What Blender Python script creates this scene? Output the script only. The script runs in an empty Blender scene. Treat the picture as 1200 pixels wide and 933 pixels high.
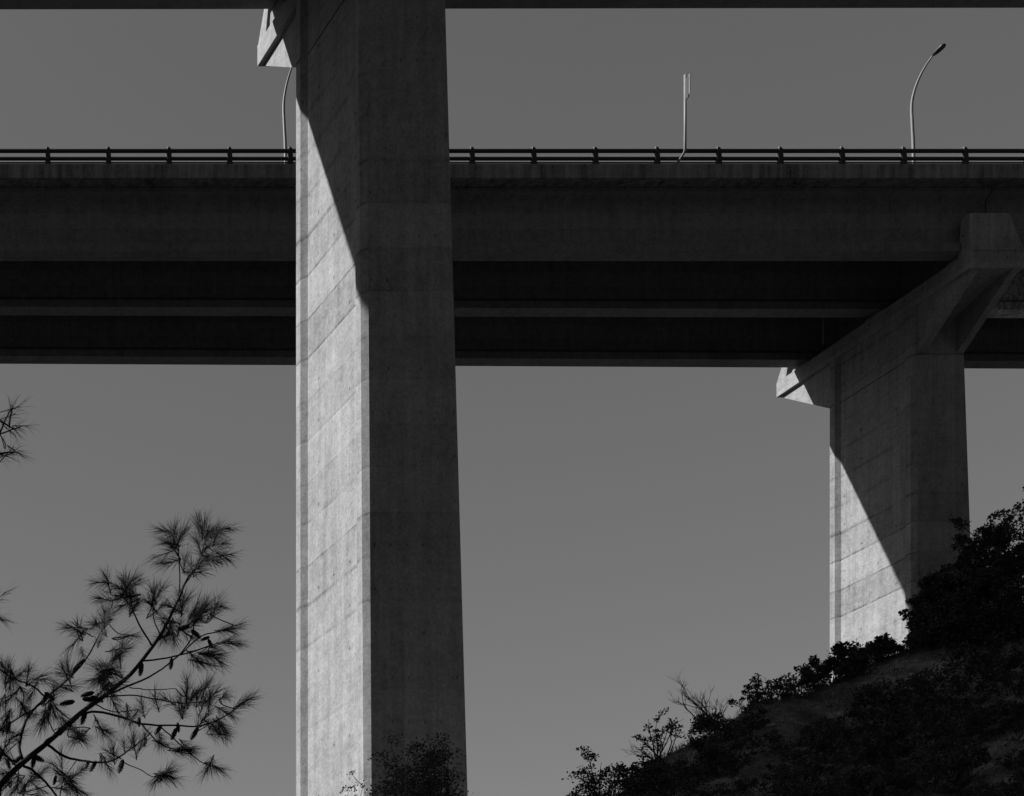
import bpy, math, random
from mathutils import Vector, Matrix, noise
R = math.radians
C = bpy.context.scene.collection
random.seed(7)
F, PX, PY = 1800.0, -553.0, 1450.0          # focal length and principal point of the (shifted) lens, in photo pixels

def at(x, y, D):                              # point seen at photo pixel x, y at distance D along +Y
    return Vector(((x - PX) / F * D, D, (PY - y) / F * D))

# ------------------------------------------------------------------ helpers
class MB:
    def __init__(s): s.v = []; s.f = []
    def add(s, vs, fs):
        b = len(s.v); s.v += [tuple(v) for v in vs]; s.f += [tuple(b + i for i in f) for f in fs]
    def box(s, x0, x1, y0, y1, z0, z1):
        s.add([(x0,y0,z0),(x1,y0,z0),(x1,y1,z0),(x0,y1,z0),(x0,y0,z1),(x1,y0,z1),(x1,y1,z1),(x0,y1,z1)],
              [(0,3,2,1),(4,5,6,7),(0,1,5,4),(1,2,6,5),(2,3,7,6),(3,0,4,7)])
    def loft(s, rings, cap=True):             # rings of equal count, closed
        n = len(rings[0]); b = len(s.v)
        for r in rings: s.v += [tuple(p) for p in r]
        for k in range(len(rings) - 1):
            for i in range(n):
                j = (i + 1) % n
                s.f.append((b+k*n+i, b+k*n+j, b+(k+1)*n+j, b+(k+1)*n+i))
        if cap:
            s.f.append(tuple(b + i for i in reversed(range(n))))
            s.f.append(tuple(b + (len(rings)-1)*n + i for i in range(n)))
    def tube(s, pts, rads, n=8, cap=True):
        pts = [Vector(p) for p in pts]; rings = []
        up = Vector((0.13, 0.21, 1)).normalized(); prev = None
        for i, p in enumerate(pts):
            d = (pts[min(i+1, len(pts)-1)] - pts[max(i-1, 0)]).normalized()
            if prev is None:
                a = d.orthogonal().normalized()
            else:
                a = (prev - d * prev.dot(d))
                a = a.normalized() if a.length > 1e-6 else d.orthogonal().normalized()
            prev = a; b_ = d.cross(a)
            r = rads[i] if isinstance(rads, (list, tuple)) else rads
            rings.append([p + (a*math.cos(t) + b_*math.sin(t)) * r for t in [2*math.pi*k/n for k in range(n)]])
        s.loft(rings, cap)
    def build(s, name, mat, parent=None, smooth=False, origin=None):
        me = bpy.data.meshes.new(name)
        vs = s.v
        if origin is not None:
            ox, oy, oz = origin; vs = [(a-ox, b-oy, c-oz) for a, b, c in vs]
        me.from_pydata(vs, [], s.f); me.update()
        if smooth: me.polygons.foreach_set('use_smooth', [True]*len(me.polygons))
        me.materials.append(mat)
        o = bpy.data.objects.new(name, me); C.objects.link(o)
        if parent is not None: o.parent = parent
        return o

def smooth_path(P, n=4):
    out = []
    for i in range(len(P)-1):
        a, b = P[i], P[i+1]; p0 = P[i-1] if i else a; p3 = P[i+2] if i+2 < len(P) else b
        for k in range(n):
            t = k/n
            out.append(.5*((2*a)+(b-p0)*t+(2*p0-5*a+4*b-p3)*t*t+(3*a-p0-3*b+p3)*t**3))
    out.append(P[-1]); return out
def fix_normals(o):
    import bmesh
    bm = bmesh.new(); bm.from_mesh(o.data); bmesh.ops.recalc_face_normals(bm, faces=bm.faces); bm.to_mesh(o.data); bm.free()
    return o
def tag(o, label=None, cat=None, group=None, kind=None):
    if label: o['label'] = label
    if cat: o['category'] = cat
    if group: o['group'] = group
    if kind: o['kind'] = kind
    return o
def empty(name, loc, label=None, cat=None, group=None):
    o = bpy.data.objects.new(name, None); C.objects.link(o); o.location = loc; o.empty_display_size = .3
    return tag(o, label, cat, group)
def dup(o, loc, label=None, scale=None, rz=None, parent=None):
    c = o.copy(); C.objects.link(c); c.parent = parent
    if parent is None:
        c.location = loc
        if label: c['label'] = label
        if scale: c.scale = (scale,)*3
        if rz is not None: c.rotation_euler = (0,0,rz)
    for ch in [k for k in bpy.data.objects if k.parent == o]:
        dup(ch, None, parent=c)
    return c

# ------------------------------------------------------------------ materials (the photograph is black and white: everything is grey)
class NT:
    def __init__(s, name):
        s.m = bpy.data.materials.new(name); s.m.use_nodes = True; s.t = s.m.node_tree; s.n = s.t.nodes; s.l = s.t.links
        s.b = s.n['Principled BSDF']; s.b.inputs['Roughness'].default_value = .9
        s.b.inputs['Specular IOR Level'].default_value = .2
    def new(s, k, **kw):
        n = s.n.new(k)
        for a, v in kw.items(): setattr(n, a, v)
        return n
    def _in(s, sock, v):
        if isinstance(v, bpy.types.NodeSocket): s.l.new(v, sock)
        else: sock.default_value = v
    def math(s, op, a, b=0.0, c=0.0, clamp=False):
        n = s.new('ShaderNodeMath', operation=op, use_clamp=clamp)
        s._in(n.inputs[0], a); s._in(n.inputs[1], b); s._in(n.inputs[2], c); return n.outputs[0]
    def mapr(s, v, a, b, c, d, smooth=False):
        n = s.new('ShaderNodeMapRange'); n.interpolation_type = 'SMOOTHSTEP' if smooth else 'LINEAR'
        s._in(n.inputs['Value'], v)
        for k, x in zip(('From Min','From Max','To Min','To Max'), (a,b,c,d)): n.inputs[k].default_value = x
        return n.outputs['Result']
    def noise(s, vec, scale, detail=4, rough=.55):
        n = s.new('ShaderNodeTexNoise'); s.l.new(vec, n.inputs['Vector'])
        n.inputs['Scale'].default_value = scale; n.inputs['Detail'].default_value = detail; n.inputs['Roughness'].default_value = rough
        return n.outputs['Fac']
    def vmul(s, vec, xyz):
        n = s.new('ShaderNodeVectorMath', operation='MULTIPLY'); s.l.new(vec, n.inputs[0]); n.inputs[1].default_value = xyz; return n.outputs[0]
    def grey(s, v):
        n = s.new('ShaderNodeCombineColor')
        for i in range(3): s._in(n.inputs[i], v)
        return n.outputs[0]
    def finish(s, val, bump=None, bstr=.3, bdist=.02):
        s.l.new(s.grey(val), s.b.inputs['Base Color'])
        if bump is not None:
            n = s.new('ShaderNodeBump'); n.inputs['Strength'].default_value = bstr; n.inputs['Distance'].default_value = bdist
            s.l.new(bump, n.inputs['Height']); s.l.new(n.outputs[0], s.b.inputs['Normal'])
        return s.m

def concrete(name, base, lift=1.2, lines=1.0, holes=True, streak=.25, stain=False):
    t = NT(name)
    co = t.new('ShaderNodeTexCoord').outputs['Object']
    sep = t.new('ShaderNodeSeparateXYZ'); t.l.new(co, sep.inputs[0]); X, Y, Z = sep.outputs
    blot = t.mapr(t.noise(co, .55, 6, .6), .3, .7, -.12, .12)
    mott = t.mapr(t.noise(co, 3.2, 8, .68), .3, .7, -.20, .13)
    fine = t.mapr(t.noise(co, 12, 5, .85), .25, .75, -.36, .36)
    strk = t.mapr(t.noise(t.vmul(co, (2.6, 2.6, .16)), 1.6, 5, .6), .35, .72, streak*.35, -streak)
    board = t.mapr(t.noise(t.vmul(co, (5.5, 5.5, .03)), 1.0, 2, .5), .35, .65, -.035, .035)
    v = t.math('ADD', blot, mott); v = t.math('ADD', v, fine); v = t.math('ADD', v, strk); v = t.math('ADD', v, board)
    bump = t.math('MULTIPLY', t.math('ADD', mott, fine), .6)
    if lines:
        wob = t.mapr(t.noise(co, .5, 2), 0, 1, -.03, .03)
        zz = t.math('DIVIDE', t.math('ADD', Z, wob), lift)
        fr = t.math('FRACT', zz)
        fl = t.math('FLOOR', zz)
        d = t.math('MINIMUM', fr, t.math('SUBTRACT', 1.0, fr))
        w = t.new('ShaderNodeTexWhiteNoise', noise_dimensions='1D'); t.l.new(fl, w.inputs['W'])
        ln = t.mapr(d, .01, .10, 1, 0, True)
        brk = t.mapr(t.noise(t.vmul(co, (1.0,1.0,2.6)), 1.3, 3), .36, .56, 0.15, 1)
        ln = t.math('MULTIPLY', ln, brk)
        amt = t.mapr(w.outputs['Value'], 0, 1, -.42, .12)
        geo = t.new('ShaderNodeNewGeometry'); sn = t.new('ShaderNodeSeparateXYZ'); t.l.new(geo.outputs['Normal'], sn.inputs[0])
        side = t.mapr(t.math('ABSOLUTE', sn.outputs[0]), .3, .9, .22, 1)       # lift lines drawn fainter on the front and back faces
        ln = t.math('MULTIPLY', ln, side)
        v = t.math('ADD', v, t.math('MULTIPLY', t.math('MULTIPLY', ln, amt), lines))
        v = t.math('ADD', v, t.mapr(w.outputs['Value'], 0, 1, -.09, .09))
        bump = t.math('SUBTRACT', bump, t.math('MULTIPLY', ln, .5))
    if holes:
        h = t.math('ADD', t.math('MULTIPLY', X, 1.9), Y)
        a = t.math('SUBTRACT', t.math('FRACT', t.math('DIVIDE', h, .83)), .5)
        b = t.math('SUBTRACT', t.math('FRACT', t.math('DIVIDE', t.math('ADD', Z, .3), lift)), .5)
        a = t.math('MULTIPLY', a, .83); b = t.math('MULTIPLY', b, lift)
        r = t.math('SQRT', t.math('ADD', t.math('MULTIPLY', a, a), t.math('MULTIPLY', t.math('MULTIPLY', b, b), .8)))
        ho = t.math('MULTIPLY', t.mapr(r, .028, .055, 1, 0, True), t.mapr(t.noise(co, 1.9, 1), .42, .5, 0, 1))
        v = t.math('SUBTRACT', v, t.math('MULTIPLY', ho, .45))
        # scattered blow holes, stretched by runs of dirt
        vo = t.new('ShaderNodeTexVoronoi'); t.l.new(t.vmul(co, (1,1,.45)), vo.inputs['Vector']); vo.inputs['Scale'].default_value = 3.1
        pk = t.math('MULTIPLY', t.mapr(vo.outputs['Distance'], .05, .13, 1, 0, True), t.mapr(t.noise(co, 1.1, 2), .5, .62, 0, 1))
        v = t.math('SUBTRACT', v, t.math('MULTIPLY', pk, .4))
    if stain:                                  # pale lime runs where water comes through the deck joint
        n1 = t.noise(t.vmul(co, (1.6, 1.6, 1.1)), 1.7, 5, .7)
        vein = t.mapr(t.math('ABSOLUTE', t.math('SUBTRACT', n1, .5)), 0, .05, 1, 0, True)
        mask = t.math('MULTIPLY', t.mapr(X, 59.6, 61.0, 0, 1), t.mapr(X, 64, 68, 1, 0))
        v = t.math('ADD', v, t.math('MULTIPLY', t.math('MULTIPLY', vein, mask), 2.2))
        v = t.math('ADD', v, t.math('MULTIPLY', mask, .9))
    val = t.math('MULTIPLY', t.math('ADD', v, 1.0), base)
    val = t.math('MAXIMUM', val, .03)
    return t.finish(val, bump, .45, .02)

M_pier = concrete('pier_concrete', .205, lines=.95, streak=.2)
M_cap = concrete('cap_concrete', .2, lift=1.0, lines=.4, streak=.2)
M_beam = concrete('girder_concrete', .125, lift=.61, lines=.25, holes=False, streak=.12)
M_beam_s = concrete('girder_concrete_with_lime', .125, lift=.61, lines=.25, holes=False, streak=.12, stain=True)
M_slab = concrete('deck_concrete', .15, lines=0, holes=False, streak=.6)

def plain(name, v, rough=.7, metal=0.0, var=.2, scale=6):
    t = NT(name); co = t.new('ShaderNodeTexCoord').outputs['Object']
    n = t.mapr(t.noise(co, scale, 5, .6), .3, .7, v*(1-var), v*(1+var))
    t.b.inputs['Roughness'].default_value = rough; t.b.inputs['Metallic'].default_value = metal
    return t.finish(n)
M_asphalt = plain('asphalt', .05, .95)
M_rail = plain('rail_paint', .02, .6)
M_railtop = plain('galvanised_cap', .25, .5)
M_galv = plain('galvanised_steel', .15, .5, 0.0, .12)
M_lamp = plain('lamp_housing', .025, .5)
M_sign = plain('sign_back', .11, .5)
M_rubber = plain('bearing_rubber', .03, .8)
M_bark = plain('pine_bark', .025, .95, 0, .5, 25)
M_twig = plain('dry_twig', .03, .9, 0, .4, 20)
M_cone = plain('pine_cone', .02, .8, 0, .4, 60)
M_rock = plain('limestone', .26, .95, 0, .35, 5)

M_stone = plain('loose_stones', .17, .95, 0, .6, .9)
def leafmat(name, v, trans=.15):
    t = NT(name)
    info = t.new('ShaderNodeNewGeometry'); 
    co = t.new('ShaderNodeTexCoord').outputs['Object']
    a = t.mapr(info.outputs['Random Per Island'], 0, 1, v*.6, v*1.4)
    a = t.math('MULTIPLY', a, t.mapr(t.noise(co, 1.7, 3), .3, .7, .7, 1.3))
    g = t.grey(a); t.l.new(g, t.b.inputs['Base Color']); t.b.inputs['Roughness'].default_value = .65
    tr = t.new('ShaderNodeBsdfTranslucent'); t.l.new(g, tr.inputs['Color'])
    mx = t.new('ShaderNodeMixShader'); mx.inputs[0].default_value = trans
    out = t.n['Material Output']; t.l.new(t.b.outputs[0], mx.inputs[1]); t.l.new(tr.outputs[0], mx.inputs[2]); t.l.new(mx.outputs[0], out.inputs['Surface'])
    return t.m
M_needle = leafmat('pine_needles', .022, .1)
M_leaf = leafmat('shrub_leaves', .04)
M_leaf2 = leafmat('oak_leaves', .035)
M_young = leafmat('young_tree_leaves', .05)
M_dry = leafmat('dry_grass', .09, .25)

def ground_mat():
    t = NT('dry_hillside_soil'); co = t.new('ShaderNodeTexCoord').outputs['Object']
    big = t.noise(co, .22, 5, .6); mid = t.noise(co, 1.3, 8, .7); fine = t.noise(co, 11, 6, .75)
    v = t.mapr(big, .38, .62, .07, .16, True)
    sx = t.new('ShaderNodeSeparateXYZ'); t.l.new(co, sx.inputs[0])
    v = t.math('MULTIPLY', v, t.math('MAXIMUM', .16, t.math('MULTIPLY', t.math('MULTIPLY', t.mapr(sx.outputs[0], 9, 16, .1, 1), t.mapr(sx.outputs[1], 8, 17, .1, 1)), t.mapr(sx.outputs[1], 38, 46, 1, .25))))  # ground off the visible slope darkened to cut the light it bounces
    v = t.math('MULTIPLY', v, t.mapr(mid, .32, .68, .45, 1.6))
    v = t.math('MULTIPLY', v, t.mapr(fine, .32, .68, .35, 1.7))
    vo = t.new('ShaderNodeTexVoronoi'); t.l.new(co, vo.inputs['Vector']); vo.inputs['Scale'].default_value = 2.6
    st = t.math('MULTIPLY', t.mapr(vo.outputs['Distance'], .10, .2, 1, 0, True), t.mapr(t.noise(co, .9, 2), .52, .62, 0, 1))
    v = t.math('ADD', v, t.math('MULTIPLY', st, .06))
    b = t.math('ADD', t.math('ADD', mid, t.math('MULTIPLY', fine, .5)), t.math('MULTIPLY', st, .4))
    return t.finish(v, b, .9, .18)
M_ground = ground_mat()

# ------------------------------------------------------------------ terrain
EU = [(-3,-.01),(0,.0),(.2,.05),(.4,.14),(.55,.205),(.62,.250),(.68,.283),(.706,.294),(.736,.314),(.761,.331),(.785,.345),
      (.802,.355),(.829,.363),(.863,.373),(.905,.386),(.974,.412),(1.085,.45),(1.4,.50),(3,.55)]
def lut(T, u):
    if u <= T[0][0]: return T[0][1]
    for (a, p), (b, q) in zip(T, T[1:]):
        if u <= b: return p + (q-p)*(u-a)/(b-a)
    return T[-1][1]
def fbm(x, y, s, o=4):
    v = 0; a = 1; k = s
    for i in range(o):
        v += a*noise.noise(Vector((x*k, y*k, 3.7+i*9.1))); a *= .5; k *= 2.05
    return v
def ridge(u): return 33 + 12*(min(max(u, .6), .95)-.68)
def hgt(X, Y):
    u = X/max(Y, 7.0); yc = ridge(u); zc = lut(EU, u)*yc
    d = Y-yc
    front = zc + .75*d; back = zc - .27*d
    k = .45                                    # round the crest
    m = min(front, back); h = m - k*math.exp(-abs(front-back)/k)*.45 + .12
    base = -1.6
    q = 1.2
    h = h if h > base+6*q else base + q*math.log(1+math.exp((h-base)/q))
    n = fbm(X, Y, .14, 3)*.38 + fbm(X+40, Y, .75, 4)*.24
    fade = min(1, max(0, (Y-12)/8))
    # unseen wooded valley sides, added to block low sky light behind and beside the camera
    rise = 1.25*max(0, -Y-18) + .6*max(0, -X-45) + .35*max(0, X-60)*min(1, max(0, (60-Y)/80))
    rise = 260*(1-math.exp(-rise/260))
    if rise > 0: rise += fbm(X, Y, .02, 5)*min(14, rise*.35)
    return h + n*(.25+.75*fade) + rise
def axis(lo, hi, d0, d1, step):
    out = []; x = lo
    while x < d0: out.append(x); x += max(step*1.5, (d0-x)*.22)
    x = d0
    while x < d1: out.append(x); x += step
    while x < hi: out.append(x); x += max(step*1.5, (x-d1)*.28)
    out.append(hi); return out
xs = axis(-900, 900, 10, 46, .26); ys = axis(-700, 1500, 14, 42, .26)

g = MB(); nx = len(xs)
for y in ys:
    for x in xs: g.v.append((x, y, hgt(x, y)))
for j in range(len(ys)-1):
    for i in range(nx-1): a = j*nx+i; g.f.append((a, a+1, a+nx+1, a+nx))
gr = g.build('ground', M_ground, smooth=True); tag(gr, kind='structure')

# ------------------------------------------------------------------ piers
def section(xl, xr, yn, yf, c=.14, s=.145, w=.25, ins=0.0):
    xl += ins; xr -= ins; yn += ins; yf -= ins
    return [(xl+c,yn),(xr-c,yn),(xr,yn+c),(xr,yn+c+w),(xr-s,yn+c+w+s),(xr-s,yf-c-w-s),(xr,yf-c-w),(xr,yf-c),
            (xr-c,yf),(xl+c,yf),(xl,yf-c),(xl,yf-c-w),(xl+s,yf-c-w-s),(xl+s,yn+c+w+s),(xl,yn+c+w),(xl,yn+c)]
def pier(label, xl, xr, yn, yf, zj, taper_r, taper_n, zt, tip_n, tip_f, zbase, beams):
    """zj: joint between shaft and head, zt: underside of the cap's edge band, tip_n/tip_f: ends of the cap"""
    org = ((xl+xr)/2, (yn+yf)/2, zbase)
    root = empty('bridge_pier', org, label, 'bridge pier', 'hammerhead piers of the two viaducts')
    m = MB(); rings = []
    levels = [zbase-2.5]; z = zbase
    while z < zj-.7: levels.append(z); z += 1.2
    def ring(z, ins=0.0):
        k = max(0, zj-z)
        return [(x, y, z) for x, y in section(xl, xr+taper_r*k, yn-taper_n*k, yf, ins=ins)]
    for z in levels: rings.append(ring(z))
    rings += [ring(zj-.03), ring(zj-.03, .035), ring(zj+.02, .035), ring(zj+.02), ring(zt)]
    m.loft(rings); m.build('column', M_pier, root, origin=org)
    s = .145; band = .68; m = MB()
    # edge band along the whole cap, with a small bevel
    m.loft([[(xl+b, tip_n+b, z),(xr-b, tip_n+b, z),(xr-b, tip_f-b, z),(xl+b, tip_f-b, z)] for z, b in
            ((zt,.02),(zt+.02,0),(zt+band-.03,0),(zt+band,.03))])
    def prism(x0, x1, poly):
        m.loft([[(x, y, z) for y, z in poly] for x in (x0, x1)])
    e = .012; ri = .30
    full = [(tip_n+.05, zt-.002),(yn-.0, zj+.02),(yf, zj+.02),(tip_f-.05, zt-.002)]
    inner = [(tip_n+.7, zt-.002),(yn-.15, zj+1.55),(yn+.6, zj+1.3),(yf-.6, zj+1.3),(yf+.15, zj+1.55),(tip_f-.7, zt-.002)]
    prism(xl+s+e, xl+s+ri, full); prism(xr-s-ri, xr-s-e, full)
    prism(xl+s+ri+.002, xr-s-ri-.002, inner)
    fix_normals(m.build('hammerhead_cap', M_cap, root, origin=org))
    zc = zt+band
    for near in (True, False):                 # raised end stops that keep the girders on the cap
        m = MB(); h = 1.46 if near else 1.15
        if near:
            a = [(xl+.02, tip_n+.004),(xr-.02, tip_n+.004),(xr-.02, tip_n+.5),(xl+.02, tip_n+.5)]
            b = [(xl+.02, tip_n+.004),(xr-.62, tip_n+.004),(xr-.62, tip_n+.36),(xl+.02, tip_n+.36)]
        else:
            a = [(xl+.02, tip_f-.5),(xr-.02, tip_f-.5),(xr-.02, tip_f-.004),(xl+.02, tip_f-.004)]
            b = [(xl+.04, tip_f-.72),(xr-.45, tip_f-.72),(xr-.45, tip_f-.5),(xl+.04, tip_f-.5)]
        m.loft([[(x,y,zc+.001) for x,y in a], [(x,y,zc+h) for x,y in b]])
        m.build('end_stop', M_cap, root, origin=org)
    for yb, zb in beams:                       # bearing plinths
        m = MB(); m.box(xl+.1, xr-.1, yb-.42, yb+.42, zc+.001, zb-.07); p = m.build('plinth', M_cap, root, origin=org)
        for xa in (xl+.25, xr-.75):
            m = MB(); m.box(xa, xa+.5, yb-.22, yb+.22, zb-.069, zb-.002); m.build('bearing', M_rubber, p, origin=org)
    return root

# ------------------------------------------------------------------ decks
def girder_profile(cy, z0, depth):
    w, t = .30, .11
    return [(cy-w, z0),(cy+w, z0),(cy+w, z0+.30),(cy+t, z0+.52),(cy+t, z0+depth-.32),(cy+.36, z0+depth-.16),(cy+.36, z0+depth),
            (cy-.36, z0+depth),(cy-.36, z0+depth-.16),(cy-t, z0+depth-.32),(cy-t, z0+.52),(cy-w, z0+.30)]
def deck(label, spans, cys, z0, depth, y0, y1, fan, xref, kerb, mats, joint):
    """fan[k]: how far girder k swings away per metre of x"""
    root = empty('viaduct_deck', (0, 0, 0), label, 'road bridge')
    for si, (xa, xb) in enumerate(spans):
        for k, cy in enumerate(cys):
            m = MB(); n = 12; rings = []
            for i in range(n+1):
                x = xa + (xb-xa)*i/n; cc = cy + fan[k]*(x-xref)
                rings.append([(x, y, z) for y, z in girder_profile(cc, z0, depth)])
            m.loft(rings); fix_normals(m.build('girder', mats[k], root))
        # slab with edge kerbs, its fascia carried down as a drip nose
        f2 = fan[-1]; zt = z0+depth+.003
        m = MB(); rings = []
        for x in ((xa, xb+.02) if si == 0 else (xa-.018, xb)):
            e = f2*(x-xref)
            rings.append([(x, y0, zt),(x, y0+.12, zt),(x, y0+.14, zt+.03),(x, y1-.14+e, zt+.03),(x, y1-.12+e, zt),(x, y1+e, zt),
                          (x, y1+e, zt+kerb),(x, y1-.35+e, zt+kerb),(x, y1-.37+e, zt+.3),(x, y0+.37, zt+.3),(x, y0+.35, zt+kerb),(x, y0, zt+kerb)])
        m.loft(rings); fix_normals(m.build('deck_slab', M_slab, root))
        m = MB(); m.box(xa, xb, y0+.40, y1-.40, zt+.304, zt+.36); m.build('road_surface', M_asphalt, root)
    return root

# far viaduct
ZB, DEP = 38.64, 2.46
FARC = [60.50, 64.17, 67.81]
JX = 57.3
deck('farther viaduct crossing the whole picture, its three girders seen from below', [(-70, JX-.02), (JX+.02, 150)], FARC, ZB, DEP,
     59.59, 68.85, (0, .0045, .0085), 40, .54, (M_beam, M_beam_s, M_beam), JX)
pier('concrete pier behind the hillside on the right, its hammerhead cap carrying the farther viaduct',
     56.16, 58.33, 62.26, 66.41, 35.80, .033, .002, 37.77, 59.85, 69.1, 5.0, [(FARC[0], ZB), (FARC[1]+.07, ZB), (FARC[2]+.13, ZB)])
# near viaduct
NC = [39.38, 42.98, 46.58]; ZN = 37.5
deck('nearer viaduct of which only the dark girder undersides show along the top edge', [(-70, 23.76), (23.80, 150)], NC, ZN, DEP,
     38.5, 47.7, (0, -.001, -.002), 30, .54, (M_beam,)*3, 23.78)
pier('tall concrete pier in the left foreground, its side sunlit and its front in shade',
     22.60, 24.93, 41.66, 45.34, 34.5, .0215, .011, 36.27, 39.2, 47.60, 4.0, [(c, ZN) for c in NC])

# drain spout below the far deck
p = at(965, 391, 66.2); m = MB()
m.tube([(p.x, p.y, ZB+DEP), (p.x, p.y, p.z), (p.x, p.y, p.z-.42)], .035, 8)
tag(m.build('drain_pipe', M_galv), 'thin pale drain pipe hanging below the farther viaduct, just left of its pier cap', 'pipe')

# ------------------------------------------------------------------ bridge railing (posts are parts)
ZK = ZB+DEP+.003+.54
rail = empty('bridge_railing', (40, 59.76, ZK), 'dark steel railing of two rails and tapered posts along the top of the farther viaduct', 'railing')
ro = (40, 59.76, ZK)
def flat_tube(m, y, z, hy, hz, x0, x1, n=10):
    m.loft([[(x, y+hy*math.cos(t), z+hz*math.sin(t)) for t in [2*math.pi*k/n for k in range(n)]] for x in (x0, x1)])
for zz, hz, hy in ((.62, .08, .055), (.32, .072, .05), (.16, .03, .03)):
    x = -40
    m = MB(); flat_tube(m, 59.76, ZK+zz, hy, hz, -40, 130); m.build('rail', M_rail, rail, smooth=True, origin=ro)
x = 553
posts = []
px = 553.0
X0 = (553-PX)/F*59.74; step = (1131-553)/8/F*59.74
k = -18
while k < 22:
    posts.append(X0 + k*step*(.983 if k < 0 else 1)); k += 1
pm = MB()
pm.loft([[(-a,-b,z),(a,-b,z),(a,c,z),(-a,c,z)] for a,b,c,z in ((.13,.11,.10,0),(.13,.11,.10,.03),(.095,.09,.08,.06),(.085,.075,.07,.45),(.06,.06,.06,.70),(.03,.03,.03,.75))])
post0 = None
cm = MB(); cm.box(-.04, .03, -.03, .03, .752, .775)
for X in posts:
    if post0 is None:
        post0 = pm.build('post', M_rail, rail); cap0 = cm.build('post_cap', M_railtop, post0)
        post0.location = (X-40, 0, 0)
    else:
        c = post0.copy(); C.objects.link(c); c.parent = rail; c.location = (X-40, 0, 0)
        d = cap0.copy(); C.objects.link(d); d.parent = c

# ------------------------------------------------------------------ street lamps on the far side of the farther deck
def lamp(X, label):
    zb = ZB+DEP+.36+.18; Yb = 68.55
    root = empty('street_lamp', (X, Yb, zb), label, 'street lamp', 'street lamps on the farther viaduct')
    o = (X, Yb, zb); m = MB()
    pts = [(X+.12, Yb, zb), (X+.12, Yb, zb+3), (X+.08, Yb, 48.4), (X+.03, Yb, 49.6), (X, Yb-.0, 50.5), (X+.02, Yb-.10, 51.05), (X+.06, Yb-.30, 51.5), (X+.1, Yb-.56, 51.83), (X+.12, Yb-.9, 52.05)]
    pp = smooth_path([Vector(q) for q in pts], 5); m.tube(pp, [.075-.04*i/(len(pp)-1) for i in range(len(pp))], 10)
    m.build('pole', M_galv, root, smooth=True, origin=o)
    m = MB(); a = pts[-1]; rings = []
    for t, w, h0, h1 in ((0,.05,-.04,.04),(.12,.10,-.07,.06),(.3,.14,-.10,.09),(.65,.15,-.10,.08),(.8,.12,-.05,.06),(.84,.06,-.01,.04)):
        t *= .66; w *= .85; h0 *= .8; h1 *= .8; y = a[1]-t; z = a[2]+t*.12
        rings.append([(a[0]-w, y, z+h0*.6),(a[0]-w*.6, y, z+h0),(a[0]+w*.6, y, z+h0),(a[0]+w, y, z+h0*.6),(a[0]+w*.8, y, z+h1*.7),(a[0], y, z+h1),(a[0]-w*.8, y, z+h1*.7)])
    m.loft(rings); fix_normals(m.build('lamp_head', M_lamp, root, origin=o))
    m = MB(); m.box(X-.05, X+.29, Yb-.17, Yb+.17, zb-.18, zb+.03); m.build('base_plate', M_lamp, root, origin=o)
    return root
lamp(61.75, 'curved street lamp with dark lamp head, standing above the pier on the right')
lamp(33.72, 'street lamp half hidden by the foreground pier, only its thin pole showing')

# sign post cranked out from the kerb
sx = 44.58; so = (sx, 59.62, ZK)
sp = empty('sign_post', so, 'pale cranked post with a narrow sign plate seen edge-on, standing outside the railing', 'sign')
m = MB(); m.tube([(sx, 59.66, ZK+.0), (sx, 59.24, ZK+.17), (sx, 59.185, ZK+.26), (sx, 59.18, ZK+1.2), (sx, 59.18, 44.79)], [.045]*5, 10)
m.build('pole', M_galv, sp, smooth=True, origin=so)
m = MB(); m.box(sx-.01, sx+.01, 58.93, 58.995, 43.9, 44.66); m.build('sign_plate', M_sign, sp, origin=so)
m = MB(); m.box(sx-.02, sx+.02, 58.998, 59.13, 43.8, 44.6); m.build('bracket', M_lamp, sp, origin=so)

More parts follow.
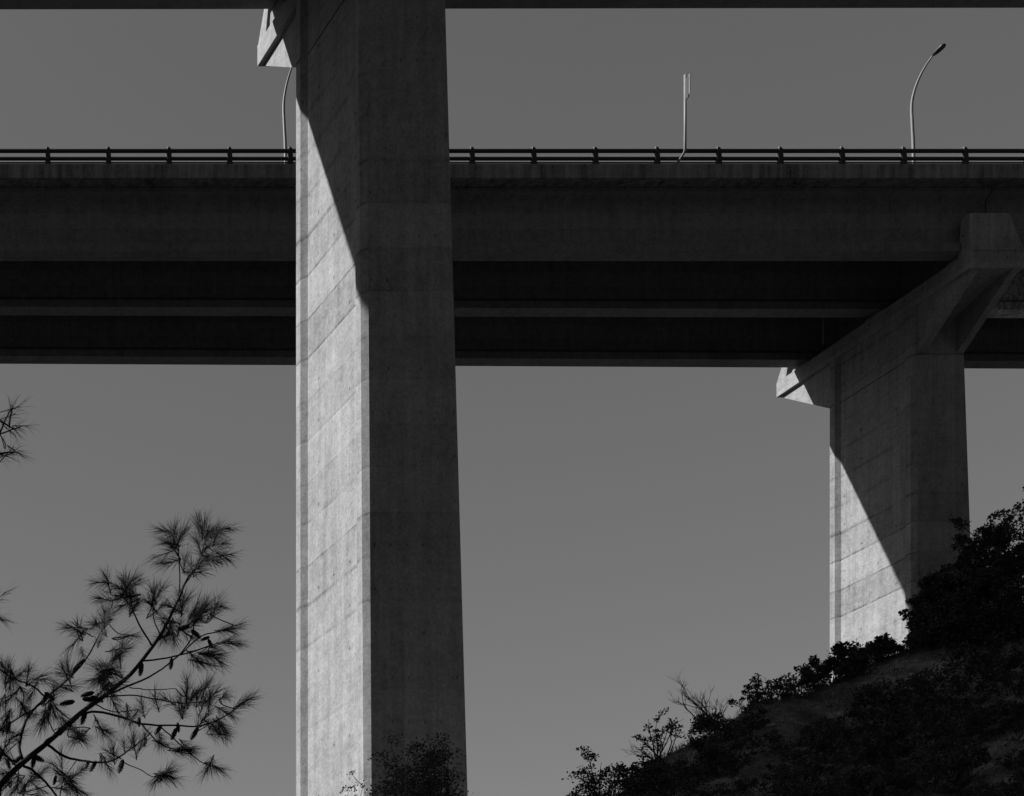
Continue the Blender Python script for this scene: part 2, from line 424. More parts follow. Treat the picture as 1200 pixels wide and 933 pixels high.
# ------------------------------------------------------------------ vegetation
def rnd_dir(rng):
    while True:
        v = Vector((rng.uniform(-1,1), rng.uniform(-1,1), rng.uniform(-1,1)))
        if .05 < v.length < 1: return v.normalized()
def leaf(mb, p, d, L, W, rng):
    side = d.cross(rnd_dir(rng))
    if side.length < 1e-3: side = d.orthogonal()
    side.normalize(); n = d.cross(side)
    a = p; b = p + d*L*.5 + side*W*.5 + n*W*.12; c = p + d*L; e = p + d*L*.5 - side*W*.5 + n*W*.12
    mb.add([a,b,c,e], [(0,1,2),(0,2,3)])
def shrub(name, base, h, wx, wy, nst, nclump, nleaf, L, mat, label=None, cat='shrub', group=None, seed=1, loose=.35, trunk=0.0, lean=(0,0), lw=.5, spread=.25, open_=0.0, skirt=.45):
    """stems fan out from the base; leaf clusters sit along forking twigs, so the outline stays uneven"""
    rng = random.Random(seed)
    root = empty(name, base, label, cat, group)
    st = MB(); lf = MB()
    base = Vector((0,0,0)); top = Vector((0,0,trunk))
    if trunk > .2: st.tube([base-Vector((0,0,.4)), base, top*.6+Vector((rng.uniform(-.05,.05),0,0)), top], [.05*h*.5+.03,.045*h*.4+.02,.03*h*.4+.02,.02*h*.4+.015], 7)
    tips = []
    for i in range(nst):
        a = 2*math.pi*(i+rng.random())/nst; el = rng.uniform(.15, 1.0)
        r = math.sqrt(1-el*el*.95)
        e = Vector((math.cos(a)*r*wx*.5+lean[0]*el, math.sin(a)*r*wy*.5+lean[1]*el, trunk+(h-trunk)*(.15+.85*el)*rng.uniform(.78,1.02)))
        s0 = top*rng.uniform(.35,1) if trunk > .2 else Vector((rng.uniform(-.1,.1)*wx, rng.uniform(-.1,.1)*wy, -.15))
        mid = s0.lerp(e, .5)+rnd_dir(rng)*h*.06+Vector((0,0,h*.05))
        q = s0.lerp(mid, .5)+rnd_dir(rng)*h*.02; q2 = mid.lerp(e,.5)+rnd_dir(rng)*h*.03
        pts = [s0, q, mid, q2, e]
        r0 = min(.012*h+.006, .022)
        st.tube(pts, [r0, r0*.8, r0*.6, r0*.4, r0*.2], 5)
        for j in range(rng.randint(3,5)):
            t = rng.uniform(.45, 1); k = min(3, int(t*4)); b0 = pts[k].lerp(pts[k+1], t*4-k)
            d = (rnd_dir(rng)+Vector((0,0,.35))+(e-s0).normalized()*.7).normalized()
            e2 = b0+d*h*spread*rng.uniform(.5,1.1)
            st.tube([b0, b0.lerp(e2,.5)+rnd_dir(rng)*h*.015, e2], [r0*.4, r0*.3, r0*.12], 4)
            tips.append((b0, e2))
        tips.append((mid, e))
    for i in range(nclump):
        a, b = tips[i % len(tips)] if i < len(tips)*2 else rng.choice(tips)
        if rng.random() < open_: continue
        c = a.lerp(b, .97 if i < len(tips) else rng.uniform(.4, 1.05)); cr = h*loose*.22*rng.uniform(.5,1.3)
        if skirt and rng.random() < skirt:
            q = rng.uniform(0, 6.283); rr = rng.random()**.5*.46; zz = rng.random()**1.3*.62
            c = Vector((math.cos(q)*rr*wx+lean[0]*zz, math.sin(q)*rr*wy+lean[1]*zz, zz*h)); cr *= 1.5
        for j in range(int(nleaf*rng.uniform(.6,1.3))):
            o = rnd_dir(rng)*cr*(rng.random()**.6); o.z *= .7
            d = (o.normalized()*.6+rnd_dir(rng)*.7+Vector((0,0,.25))).normalized()
            leaf(lf, c+o, d, L*rng.uniform(.6,1.3), L*lw*rng.uniform(.7,1.2), rng)
    st.build('stem', M_twig, root); lf.build('foliage', mat, root)
    return root
def gp(x, D):                                  # ground point on the ray of photo column x
    X = (x-PX)/F*D; return Vector((X, D, hgt(X, D)))
def crest(x, off=0.0):
    u = (x-PX)/F; return gp(x, ridge(u)+off)

LS = .06
def cs(x, off, h, wx, n, nl, seed, label, **k):
    shrub('shrub', crest(x, off), h, wx, wx*.8, 10, n, nl, LS, M_leaf, label, seed=seed, lw=.65, **k)
cs(702, -.3, 1.15, 1.2, 90, 24, 11, 'leafy dark shrub lowest on the hill crest, at the far left end of the slope', open_=.05, loose=.4)
cs(748, -.5, .55, 1.0, 50, 30, 12, 'low spreading shrub on the crest just left of the sparse upright bush')
cs(773, -.1, 1.05, .9, 60, 14, 13, 'sparse upright bush with small leaves beside the bare branching shrub', open_=.25, skirt=.2)
cs(838, -.3, .42, .9, 34, 18, 14, 'low dark bush at the foot of the bare branching shrub')
cs(880, -.2, .5, .8, 40, 22, 15, 'small thin-leaved shrub on the crest left of the taller crest bush', open_=.2)
cs(908, -.3, .62, 1.1, 70, 20, 16, 'dense dark shrub halfway up the crest below the farther pier', loose=.4)
cs(940, -.1, .75, .9, 70, 20, 17, 'upright dark shrub directly left of the foot of the farther pier', loose=.4)
cs(975, -.2, .75, 1.4, 150, 44, 18, 'rounded dense bush against the left edge of the sunlit pier foot', loose=.45)
cs(1022, -.2, .7, 1.5, 170, 44, 19, 'rounded dense bush in front of the sunlit foot of the farther pier', loose=.45)
def oak(x, off, h, wx, n, nl, seed, label, **k):
    shrub('evergreen_oak', crest(x, off), h, wx, wx*.9, 20, n, nl, .07, M_leaf2, label, 'tree', seed=seed, lw=.65, **k)
oak(1096, -.7, 1.35, 1.0, 200, 60, 23, 'low dark evergreen oak before the shaded pier foot, leftmost and lowest of the oaks', loose=.38)
oak(1118, -.9, 1.9, 1.3, 280, 60, 21, 'rounded dark evergreen oak covering the shaded foot of the farther pier', loose=.32)
oak(1153, -.6, 2.45, 1.0, 240, 50, 27, 'narrow dark evergreen oak rising just right of the farther pier', loose=.24, skirt=.5)
oak(1207, -.4, 2.95, 1.45, 230, 46, 22, 'tallest dark evergreen oak at the right edge, sky showing between its leaf clumps', loose=.22, open_=.15, skirt=.3)
oak(1140, -2.0, 1.3, 2.2, 260, 60, 24, 'broad low evergreen oak in front of the taller oaks, on the open slope', loose=.45)
# tree and sapling at the foreground pier
b = gp(490, 34.0)
shrub('young_tree', b, 595/F*34.0-b.z, 1.5, 1.5, 30, 300, 34, .065, M_young, 'young round-crowned tree in front of the shaded face of the foreground pier', 'tree', seed=31, loose=.26, trunk=1.8, lw=.6, spread=.12, skirt=0)
b = gp(419, 33.0)
shrub('sapling', b, 532/F*33.0-b.z, .75, .7, 9, 70, 14, .055, M_leaf, 'thin sapling with few leaves against the sunlit foot of the foreground pier', 'tree', seed=32, trunk=2.6, open_=.2, loose=.16, spread=.1, skirt=0, lw=.7)

def bare(name, base, h, lean, label, seed, depth=5, r=.03, spread=.55):
    rng = random.Random(seed); m = MB()
    def grow(p, d, L, r, n):
        pts = [p]; dd = d.copy()
        for i in range(3):
            dd = (dd+rnd_dir(rng)*.16+Vector((0,0,.05))).normalized(); pts.append(pts[-1]+dd*L/3)
        m.tube(pts, [r, r*.85, r*.7, r*.55], 5, False)
        if n == 0: return
        for k in range(rng.randint(2,3)):
            t = rng.choice((1,2,3)); nd = (dd+rnd_dir(rng)*spread).normalized()
            grow(pts[t], nd, L*rng.uniform(.6,.85), r*.58, n-1)
    for k in range(3):
        grow(Vector((0,0,-.1)), (Vector(lean)+rnd_dir(rng)*.3).normalized(), h*.36, r, depth)
    root = empty(name, base, label, 'shrub'); m.build('branches', M_twig, root)
    return root
bare('bare_shrub', crest(846,-.1), 1.5, (-1.0,-.1,.62), 'leafless shrub leaning left over the hill crest, fine twigs against the sky', 41, 5, .026)
bare('bare_shrub', crest(842,.1), 1.1, (-.05,0,1), 'thin leafless upright twig shrub behind the leaning bare shrub', 42, 2, .012, .3)
bare('bare_shrub', crest(776,-.3), .95, (-.9,0,.55), 'small leafless shrub with crooked twigs beside the sparse upright bush', 43, 3, .016)
bare('bare_shrub', crest(668,-.2), .75, (-.8,0,.8), 'leafless wiry twigs at the lowest left end of the hill crest', 44, 3, .011)
bare('bare_shrub', crest(890,-.1), .7, (-.5,0,.9), 'small leafless twigs rising between the thin shrub and the dense crest shrub', 45, 3, .010)

# scrub bushes dotted over the shaded slope: alike, dark, told apart by nothing
rng = random.Random(5)
proto = []
for k in range(4):
    proto.append(shrub('scrub_bush', (0,0,0), .8, 1.5, 1.5, 10, 70, 42, .07, M_leaf, 'low dark scrub bush on the shaded hillside below the crest', 'shrub', 'scrub bushes on the shaded hillside', seed=60+k, loose=.6))
spots = []
for i in range(4000):
    x = rng.uniform(690, 1230); D = rng.uniform(21, 35)
    u = (x-PX)/F
    if D > ridge(u)-1.5: continue
    p = gp(x, D); y = PY - p.z/D*F
    if y > 960: continue
    cy = PY-lut(EU, u)*F; below = (y-cy)/90.0           # how far under the crest line
    dens = .9*fbm(p.x, p.y, .25, 2)+min(.8, -.12+.5*below)
    if rng.random() > dens: continue
    if any((p-q).length < .95 for q in spots): continue
    spots.append(p)
spots = spots[:150]
for i, p in enumerate(spots):
    s = rng.uniform(.45, 1.15); rz = rng.uniform(0, 6.28)
    if i < 4: o = proto[i]; o.location = p; o.scale = (s,)*3; o.rotation_euler.z = rz
    else: dup(proto[i % 4], p, scale=s, rz=rz)

# dry grass over the slope (uncountable)
m = MB(); rng = random.Random(9)
for i in range(9000):
    x = rng.uniform(640, 1230); u = (x-PX)/F; D = ridge(u)-abs(rng.gauss(0,1))*4.5 + .5
    p = gp(x, D)
    if fbm(p.x, p.y, .5, 3)+rng.uniform(-.4,.4) < 0: continue
    for k in range(4):
        d = Vector((rng.gauss(0,.4), rng.gauss(0,.4), 1)).normalized(); L = rng.uniform(.06,.24)
        q = p+Vector((rng.gauss(0,.06), rng.gauss(0,.06), -.02)); s = d.cross(rnd_dir(rng)).normalized()*.006
        m.add([q-s, q+s, q+d*L+Vector((rng.gauss(0,.03), rng.gauss(0,.03), 0))], [(0,1,2)])
tag(m.build('grass', M_dry), 'short dry grass covering the hillside', 'grass', kind='stuff')

# rocks
def rock(p, r, label, seed, flat=.6, group=None):
    import bmesh
    bm = bmesh.new(); bmesh.ops.create_icosphere(bm, subdivisions=3, radius=1)
    rr = random.Random(seed); sx, sy = rr.uniform(.8,1.4), rr.uniform(.7,1.1)
    for v in bm.verts:
        n = 1+.45*noise.noise(v.co*1.1+Vector((seed*3.1,0,0)))+.2*noise.noise(v.co*3+Vector((0,seed,0)))
        v.co = Vector((v.co.x*sx, v.co.y*sy, v.co.z*flat))*r*n
        c = v.co/(r*.35); v.co = v.co.lerp(Vector((round(c.x),round(c.y),round(c.z)))*r*.35, .55)
    me = bpy.data.meshes.new('rock'); bm.to_mesh(me); bm.free(); me.materials.append(M_rock)
    o = bpy.data.objects.new('rock', me); C.objects.link(o); o.location = p
    return tag(o, label, 'rock', group)
def on_slope(x, y):                           # where the ray through x, y meets the slope
    D = 18.0
    while D < 45:
        p = gp(x, D)
        if (PY-y)/F*D <= p.z: return p
        D += .05
    return crest(x)
rock(on_slope(1020,781)+Vector((0,0,.05)), .11, 'small white stone lying on the slope right below the crest bushes', 1)
for i, (x, y, r) in enumerate([(960,782,.32),(1068,792,.14),(1130,774,.17),(1150,780,.2),(1112,812,.13),(1128,830,.12),(1060,905,.13),(1080,893,.14),
    (1040,812,.15),(978,813,.12),(905,852,.13),(1160,792,.14),(1025,867,.1),(1058,858,.11),(872,868,.14),(925,873,.1),(800,905,.12),(760,915,.1)]):
    rock(on_slope(x,y), r*.38, 'pale limestone rock half buried in the shaded hillside', 10+i, group='limestone rocks on the hillside')

# loose stones and clods weathered out of the slope (uncountable)
m = MB(); rng = random.Random(21)
for i in range(5200):
    x = rng.uniform(640, 1230); u = (x-PX)/F; D = ridge(u)-rng.random()**1.4*12
    p = gp(x, D); q = fbm(p.x+9, p.y, .6, 3)
    if q+rng.uniform(-.35,.35) < 0: continue
    r_ = .012+.05*rng.random()**3.5
    vs = []
    for k in range(6):
        d = [(1,0,0),(-1,0,0),(0,1,0),(0,-1,0),(0,0,1),(0,0,-1)][k]
        f = rng.uniform(.6,1.25); vs.append(p+Vector((d[0]*f+rng.uniform(-.3,.3), d[1]*f+rng.uniform(-.3,.3), d[2]*f*.7))*r_)
    m.add(vs, [(0,2,4),(2,1,4),(1,3,4),(3,0,4),(2,0,5),(1,2,5),(3,1,5),(0,3,5)])
tag(m.build('gravel', M_stone), 'loose stones and clods scattered over the hillside', 'gravel', kind='stuff')

# ------------------------------------------------------------------ pine in the left foreground
PD = 7.0
rng = random.Random(3)
tr = Vector((.85, 7.5, hgt(.85, 7.5)))
pine = empty('pine_tree', tr, 'pine whose cone-bearing boughs reach into the lower left, in front of the sky', 'tree')
m = MB(); tp = [tr+Vector((0,0,-.3)), tr+Vector((0,0,.2)), tr+Vector((.06,0,1.8)), tr+Vector((.02,.05,3.6)), tr+Vector((-.1,0,5.6)), tr+Vector((-.05,0,7.6))]
m.tube(tp, [.17,.14,.12,.095,.06,.02], 12); m.build('trunk', M_bark, pine, smooth=True, origin=tr)
def z5(x, y, D=PD): return at(x/2.644, 580+y/2.644, D)
def z6(x, y, D=PD): return at(x/6.66, 440+y/6.66, D)
def tuft(nd, wd, p, d, rng, n=46, L=.09, shoot=.085):
    d = d.normalized()
    for i in range(n):
        t = rng.random()
        b = p - d*shoot*t
        side = d.cross(rnd_dir(rng)).normalized()
        ang = rng.uniform(.12, .55)+t*.35
        q = (d*math.cos(ang)+side*math.sin(ang)+Vector((0,0,-.05))).normalized()
        l = L*rng.uniform(.6, 1.08); a = q.orthogonal().normalized(); c = q.cross(a); w = .00064
        bend = Vector((0,0,-1))*l*rng.uniform(0,.14)+rnd_dir(rng)*l*.09
        mid = b+q*l*.55; e = b+q*l+bend
        vs = [b+a*w, b-a*w*.5+c*w*.87, b-a*w*.5-c*w*.87, mid+a*w*.9, mid-a*w*.45+c*w*.78, mid-a*w*.45-c*w*.78, e]
        nd.add(vs, [(0,1,4,3),(1,2,5,4),(2,0,3,5),(3,4,6),(4,5,6),(5,3,6)])
    wd.tube([p-d*shoot, p+d*.006], [.0024,.0016], 5)

class Bough:
    def __init__(s): s.w = MB(); s.n = MB(); s.paths = []
    def path(s, pts, r0, r1, jit=.12, D=None):
        pts = smooth_path(pts, 4); n = len(pts)
        ph = rng.uniform(0, 6); base = rng.uniform(-jit, jit)
        out = []
        for i, p in enumerate(pts):
            t = i/(n-1)
            k = 1+(base*t+jit*.5*math.sin(ph+t*3)*t)/PD     # moves along its own line of growth in depth
            out.append(p*k + rnd_dir(rng)*.0015)
        rad = [r0+(r1-r0)*(i/(n-1)) for i in range(n)]
        s.w.tube(out, rad, 7); s.paths.append(out); return out
    def near(s, p):
        best = None
        for P in s.paths:
            for q in P:
                d = (Vector((q.x/q.y, 0, q.z/q.y))-Vector((p.x/p.y, 0, p.z/p.y))).length
                if best is None or d < best[0]: best = (d, q)
        return best[1]
    def tuft_at(s, p, d=None, n=46):
        q = s.near(p); k = q.y/p.y
        p = p*(k+rng.uniform(-.018, .018))
        v = p-q
        if v.length < .11: p = q.lerp(p, .5) + d.normalized()*.03; v = p*0
        if d is None: d = (v.normalized() if v.length > .03 else Vector((0,0,1)))+rnd_dir(rng)*.5
        d = (d+Vector((0, rng.uniform(-.6,.6), 0))).normalized()
        if v.length > .02:
            c = q.lerp(p-d*.10, .6)+rnd_dir(rng)*.010
            s.w.tube(smooth_path([q, c, p-d*.085], 3), .0024, 5)
        tuft(s.n, s.w, p, d, rng, n)
# main bough
B = Bough()
start = tr+Vector((.04,0,2.9))
def P5(l): return [z5(x,y) for x,y in l]
main = [start, start.lerp(z5(-60,990),.5)+Vector((0,0,.05))]+P5([(-60,990),(0,900),(70,830),(150,765),(245,680),(320,625),(400,560),(450,500),(500,430),(545,340),(575,270),(600,230)])
out = smooth_path(main, 4); n = len(out)
B.w.tube(out, [.0155*(1-i/n)**.75+.0018 if i > 8 else .018 for i in range(n)], 9); B.paths.append(out[8:])
r = .0042
for l, a, b in [([(555,330),(556,240),(553,150)], r*.8, r*.5), ([(565,290),(612,215),(640,130)], r*.8, r*.5),
    ([(320,625),(380,600),(460,565),(540,510),(590,450),(605,380)], r*1.3, r*.6), ([(440,515),(520,505),(600,485),(690,455),(720,460)], r, r*.6),
    ([(560,495),(620,440),(690,420),(725,405)], r*.8, r*.5), ([(470,465),(430,400),(410,350),(400,290)], r, r*.6), ([(500,440),(475,380),(480,300)], r*.7, r*.5),
    ([(245,680),(300,672),(380,690),(440,710),(540,715),(620,715),(690,690),(760,640)], r*1.4, r*.6), ([(440,712),(500,775),(570,790)], r*.8, r*.5),
    ([(500,720),(560,775),(620,825),(670,842)], r*.7, r*.4), ([(150,775),(200,810),(270,826),(330,828),(380,805),(440,760),(470,735)], r*1.5, r*.6),
    ([(380,828),(430,850),(480,875),(510,865)], r*.6, r*.4), ([(75,830),(60,780),(80,700),(130,640),(200,580),(250,530),(290,470),(330,385)], r*1.9, r*.7),
    ([(135,622),(100,592),(50,572),(-10,535)], r, r*.6), ([(70,838),(110,860),(150,900),(185,945)], r*1.5, r),
    ([(320,628),(400,620),(480,632),(560,645),(640,640)], r*.8, r*.5), ([(300,650),(350,672),(430,665)], r*.7, r*.5), ([(240,820),(200,868),(170,862)], r*.6, r*.4),
    ([(-10,735),(60,690),(125,650)], r*.9, r*.6), ([(-10,775),(30,820),(60,850)], r*1.2, r*.8), ([(400,597),(470,604),(545,600)], r*.6, r*.4),
    ([(335,400),(370,430),(410,435)], r*.6, r*.4), ([(245,690),(210,720),(180,745),(150,700),(140,650)], r*.7,r*.5),
    ([(350,595),(330,560),(340,520),(370,490)], r*.7, r*.5), ([(290,440),(260,425),(235,412)], r*.6, r*.4), ([(290,680),(300,705),(320,730)], r*.6, r*.4)]:
    B.path(P5(l), a, b)
T = [(500,110,-.7,-.7),(530,100,-.2,-1),(510,150,-1,-.3),(490,205,-1,.1),(560,120,.2,-1),(600,85,-.3,-1),(625,75,.2,-1),(660,95,.6,-.8),(690,110,1,-.4),(640,130,.3,-1),
 (690,150,.9,-.2),(650,170,.6,-.5),(700,195,1,.1),(640,210,.5,0),(600,150,-.2,-1),(590,230,.2,-1),(620,240,.8,-.3),(535,175,-.6,-.6),(575,190,.3,-.9),(680,205,1,.3),
 (300,270,-1,-.2),(330,255,-.6,-.6),(370,250,0,-1),(410,260,.3,-1),(430,270,.6,-.8),(350,290,-.8,.1),(310,320,-1,.2),(390,300,-.2,-1),(400,330,0,-1),(420,350,.4,-.6),(370,320,-.8,-.2),(385,345,-.6,.4),
 (480,290,0,-1),(470,320,-.3,-.8),(500,310,.4,-.9),(505,345,.6,-.4),(478,345,-.6,-.6),
 (545,360,-.5,-.8),(560,390,.3,-1),(580,350,.2,-1),(600,335,.3,-1),(540,420,-.3,.6),(520,440,-.6,.5),(570,330,-.3,-1),(610,370,.5,-.8),(640,340,.4,-.9),(665,350,.7,-.7),(685,345,.9,-.4),(540,450,.2,1),(560,420,.6,.4),(590,395,.5,-.5),(525,395,-.8,-.3),
 (730,405,1,-.3),(700,420,1,-.2),(720,462,1,.05),(690,460,.9,-.2),(655,345,.2,-.8),(640,515,.9,0),(670,512,1,.1),(600,520,.8,.2),(620,530,.5,.5),(685,520,1,.4),
 (600,600,.3,-.8),(640,590,.2,-1),(670,610,.4,-.7),(700,620,.8,-.3),(665,640,-.2,-.6),(765,635,1,-.4),(690,660,.8,.4),(560,630,0,-1),(520,645,-.3,-.7),(480,655,0,-.9),(450,660,-.3,-.8),
 (700,735,.9,.6),(680,742,.6,.7),(660,722,.8,.4),(640,680,.4,-.7),(600,640,.3,-.7),(580,570,.2,-.7),(570,665,.5,-.6),
 (500,770,.5,.5),(560,790,1,.2),(590,790,.9,0),(640,850,-.2,.6),(680,850,1,.1),(520,860,.6,-.5),(490,880,-.4,.3),(540,880,.8,.4),(420,790,-.2,-.8),(440,770,.2,-.6),(350,790,-.3,-.8),(370,775,.3,-.7),
 (320,560,-.3,-.6),(340,520,.3,-.8),(370,485,.5,-.7),(310,570,-.4,.6),(280,580,-.7,.2),(350,580,.5,.3),(300,600,-.5,.8),(385,485,.8,-.4),(310,460,.3,-.6),(300,400,-.6,-.6),(320,370,0,-1),(342,375,.5,-.7),(410,435,1,.1),
 (240,405,-.8,-.6),(225,410,-1,-.2),(240,470,-.4,.8),(290,405,-1,0),(350,540,.6,-.4),(325,535,-.5,-.6),(300,545,-.7,-.3),(335,600,.3,.8),(360,555,.6,.2),
 (40,530,.1,-1),(20,540,-.5,-.8),(60,550,.6,-.6),(90,540,.2,-.9),(120,550,.5,-.5),(200,520,-.2,-1),(190,550,-.6,-.6),(10,590,-.4,-.5),(30,600,.2,.8),(60,600,.4,.7),(20,640,-.5,.6),(50,640,.6,.5),(10,680,-.4,.3),
 (180,670,.5,.6),(150,690,0,1),(130,700,-.5,.6),(110,680,-.7,.3),(170,640,.5,-.6),(200,700,.6,.4),(165,600,-.2,-.9),(210,600,.8,.1),(95,620,-.3,.8),
 (240,740,.2,-.6),(230,760,-.6,.2),(260,760,.5,.4),(310,720,.3,.8),(330,730,.8,.4),(355,650,.4,.6),(190,860,.3,.3),(180,840,-.5,-.6),(220,910,.3,.6),(260,880,.7,-.3),(340,850,.2,.9),(400,700,.3,.8),
 (60,900,.3,.4),(90,890,.2,-.5),(40,920,-.4,.3),(100,920,.5,.5),(120,860,.4,-.6),(20,860,-.6,-.2),(20,810,-.5,-.6),(30,760,.2,-.8),(10,740,-.6,-.2),(240,920,.5,.5),(210,890,.5,.2),(5,900,-.5,.2),(20,700,.2,-.6),(60,740,.6,-.4)]
T = [t for t in T]
for x, y, dx, dy in T:
    B.tuft_at(z5(x,y), Vector((dx, 0, -dy))+rnd_dir(rng)*.25, rng.randint(58, 88))
    if rng.random() < .45: B.tuft_at(z5(x+rng.uniform(-26,26), y+rng.uniform(-22,22)), Vector((dx, 0, -dy))+rnd_dir(rng)*.7, rng.randint(35, 60))
bo = B.w.build('bough', M_bark, pine, smooth=True, origin=tr); B.n.build('needles', M_needle, bo, origin=tr)
# pine cones: overlapping scales on a tapered body
def cone_mesh():
    m = MB(); L = .075
    m.tube([(0,0,0),(0,0,-.012),(0,0,-.03),(0,0,-.055),(0,0,-L)], [.003,.0115,.0125,.008,.002], 10)
    for k in range(60):
        t = (k+.5)/60; z = -.006-t*(L-.012); rad = .0125*math.sin(math.pi*(.12+.8*(1-t)**.9))+.003; a = k*2.39996
        d = Vector((math.cos(a), math.sin(a), 0)); s = Vector((-d.y, d.x, 0)); c = d*(rad-.002)+Vector((0,0,z)); w = .004*(1-.5*t)
        m.add([c-s*w, c+s*w, c+d*.0018+Vector((0,0,-.006)), c-d*.003+Vector((0,0,-.003))], [(0,1,2),(0,2,3),(1,3,2)])
    return m
cm = cone_mesh(); c0 = None
for x, y, rx, sc in [(440,520,.15,1.1),(532,505,.1,.95),(292,612,1.3,1.1),(280,625,-1.2,1.1),(232,640,1.4,1.2),(255,632,-1.5,1.1),(266,668,.3,1.2),(431,688,0,.8),(500,714,.6,1.0),(547,722,.4,1.1),(549,705,-.2,.8),(614,720,.5,1.1),
    (245,522,.6,1.0),(262,510,.9,.9),(276,822,.4,.8),(298,824,.5,1.0),(381,820,.3,1.2),(174,868,.2,.8),(108,806,.2,1.1),(588,408,1.3,1.0),(592,418,-.8,1.0),(650,440,1.2,.8),(645,447,-.7,.8),(160,752,.9,1.0),(452,750,.1,.8),(150,612,.5,1.2),(138,612,-.9,1.0),(30,700,.2,1.0),(75,895,.1,1.0),(95,805,-1.1,1.2),(70,805,.8,1.1),(5,800,.4,1.0),(20,818,-.3,.9)]:
    p = z5(x,y); q = B.near(p); p = p*(q.y/p.y)
    if c0 is None: c = c0 = cm.build('cone', M_cone, bo)
    else: c = c0.copy(); C.objects.link(c); c.parent = bo
    c.location = p-tr; c.rotation_euler = (rng.uniform(-.2,.2), rx, rng.uniform(-.3,.3)); c.scale = (sc*.78,)*3
# the two bough tips higher on the left edge
def tip(paths, tufts, zf, start):
    b = Bough()
    first = True
    for l in paths:
        P = [zf(x,y) for x,y in l]
        if first: P = [start, start.lerp(P[0], .5)+Vector((0,0,.04))]+P; first = False
        b.path(P, .009 if len(P) > 4 else .004, .0025, .05)
    for x, y, dx, dy, n in tufts: b.tuft_at(zf(x,y), Vector((dx,0,-dy))+rnd_dir(rng)*.12, n)
    o = b.w.build('bough', M_bark, pine, smooth=True, origin=tr); b.n.build('needles', M_needle, o, origin=tr)
tip([[(-200,700),(-60,560),(0,440),(60,310),(95,250)],[(-40,470),(0,458),(90,425),(160,400)],[(-150,640),(0,608),(110,598)]],
    [(97,240,.1,-1,16),(95,260,1,-.2,14),(60,310,.9,-.1,12),(170,398,1,-.2,22),(120,425,.9,.5,14),(80,430,.7,.8,8),(120,598,1,-.1,22),(150,605,.9,.5,20),(60,605,.6,-.6,8),(20,620,.6,.5,8),(0,450,-.2,-.8,10),(-40,600,-.4,-.7,20)], z6, tr+Vector((-.02,0,4.9)))
tip([[(-200,420),(-100,380),(-40,330),(-5,320)],[(-100,380),(-40,385),(0,385)]],
    [(0,312,.7,-.5,30),(5,385,1,.15,34),(-20,360,.5,.4,24),(-60,330,-.2,-.9,40),(-60,400,0,.9,30)], z5, tr+Vector((0,0,4.1)))
# rest of the crown, away from the frame
for k in range(16):
    a = rng.uniform(R(110), R(290)); zb = rng.uniform(2.8, 7.4); L = rng.uniform(1.2, 2.4)*(1-(zb-2.8)/9)
    d = Vector((math.cos(a), math.sin(a), .35)).normalized(); s = tr+Vector((0,0,zb)); b = Bough()
    P = [s, s+d*L*.35, s+d*L*.7+Vector((0,0,.08)), s+d*L+Vector((0,0,.22))]
    o_ = smooth_path(P, 5); b.w.tube(o_, [.028*(1-i/len(o_))+.004 for i in range(len(o_))], 7); b.paths.append(o_)
    for j in range(22):
        t = rng.uniform(.3,1); q = o_[int(t*(len(o_)-1))]; v = rnd_dir(rng); v.z = abs(v.z)*.6; e = q+v*rng.uniform(.12,.4)
        b.w.tube([q, q.lerp(e,.5)+rnd_dir(rng)*.02, e], .004, 4)
        for i in range(3): tuft(b.n, b.w, q.lerp(e, .6+.2*i)+rnd_dir(rng)*.04, v+rnd_dir(rng)*.4, rng, 40)
    o = b.w.build('bough', M_bark, pine, smooth=True, origin=tr); b.n.build('needles', M_needle, o, origin=tr)

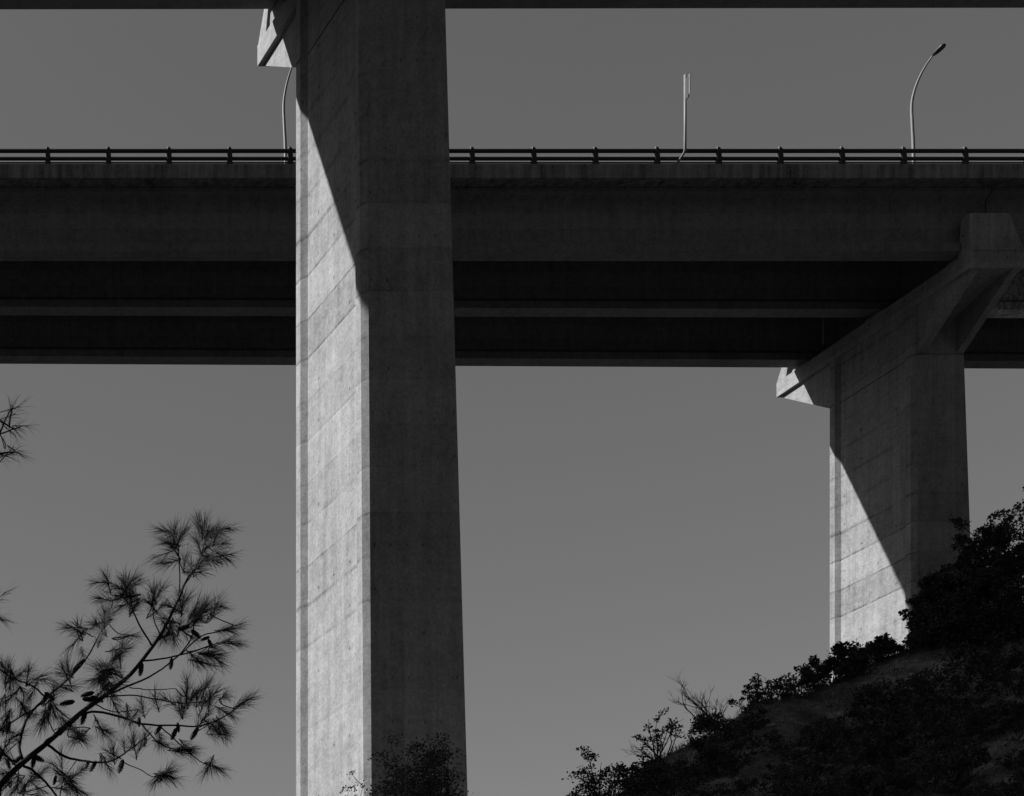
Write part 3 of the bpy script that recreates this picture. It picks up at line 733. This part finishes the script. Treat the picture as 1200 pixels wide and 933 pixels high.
# ------------------------------------------------------------------ light
AL, TN = R(22), 2.33
EL = math.atan(TN*math.sin(AL))
sd = Vector((-math.cos(AL)*math.cos(EL), math.sin(AL)*math.cos(EL), math.sin(EL)))
w = bpy.data.worlds.new('World'); bpy.context.scene.world = w; w.use_nodes = True
nt = w.node_tree; bg = nt.nodes['Background']
sky = nt.nodes.new('ShaderNodeTexSky'); sky.sky_type = 'NISHITA'; sky.sun_disc = False
sky.sun_elevation = EL; sky.sun_rotation = math.atan2(sd.x, sd.y) % (2*math.pi)
sky.air_density = 1.0; sky.dust_density = 1.2; sky.ozone_density = 1.0
# black-and-white film behind an orange filter: weigh the sky's red and green, drop its blue
sep = nt.nodes.new('ShaderNodeSeparateColor'); nt.links.new(sky.outputs[0], sep.inputs[0])
def wm(op, a, b):
    n = nt.nodes.new('ShaderNodeMath'); n.operation = op
    for i, v in enumerate((a, b)):
        if isinstance(v, (int, float)): n.inputs[i].default_value = v
        else: nt.links.new(v, n.inputs[i])
    return n.outputs[0]
gv = wm('ADD', wm('MULTIPLY', sep.outputs[0], .75), wm('MULTIPLY', sep.outputs[1], .25))
cc = nt.nodes.new('ShaderNodeCombineColor')
for i in range(3): nt.links.new(gv, cc.inputs[i])
nt.links.new(cc.outputs[0], bg.inputs[0]); bg.inputs[1].default_value = .05
sl = bpy.data.lights.new('sun', 'SUN'); sl.energy = 5.0; sl.angle = R(.53)
so_ = bpy.data.objects.new('sun', sl); C.objects.link(so_); so_.rotation_euler = sd.to_track_quat('Z', 'Y').to_euler(); so_.location = sd*80

# ------------------------------------------------------------------ camera: level, rising-front (shifted) lens keeps the piers upright
cam = bpy.data.cameras.new('camera'); co = bpy.data.objects.new('camera', cam); C.objects.link(co)
co.location = (0,0,0); co.rotation_euler = (R(90), 0, 0)
cam.sensor_fit = 'HORIZONTAL'; cam.sensor_width = 36; cam.lens = F/1200*36
cam.shift_x = (600-PX)/1200; cam.shift_y = (PY-466.5)/1200
cam.clip_start = .1; cam.clip_end = 5000
sc = bpy.context.scene; sc.camera = co
sc.view_settings.view_transform = 'Standard'; sc.view_settings.look = 'None'; sc.view_settings.exposure = .96; sc.view_settings.gamma = 1
sc.cycles.max_bounces = 6
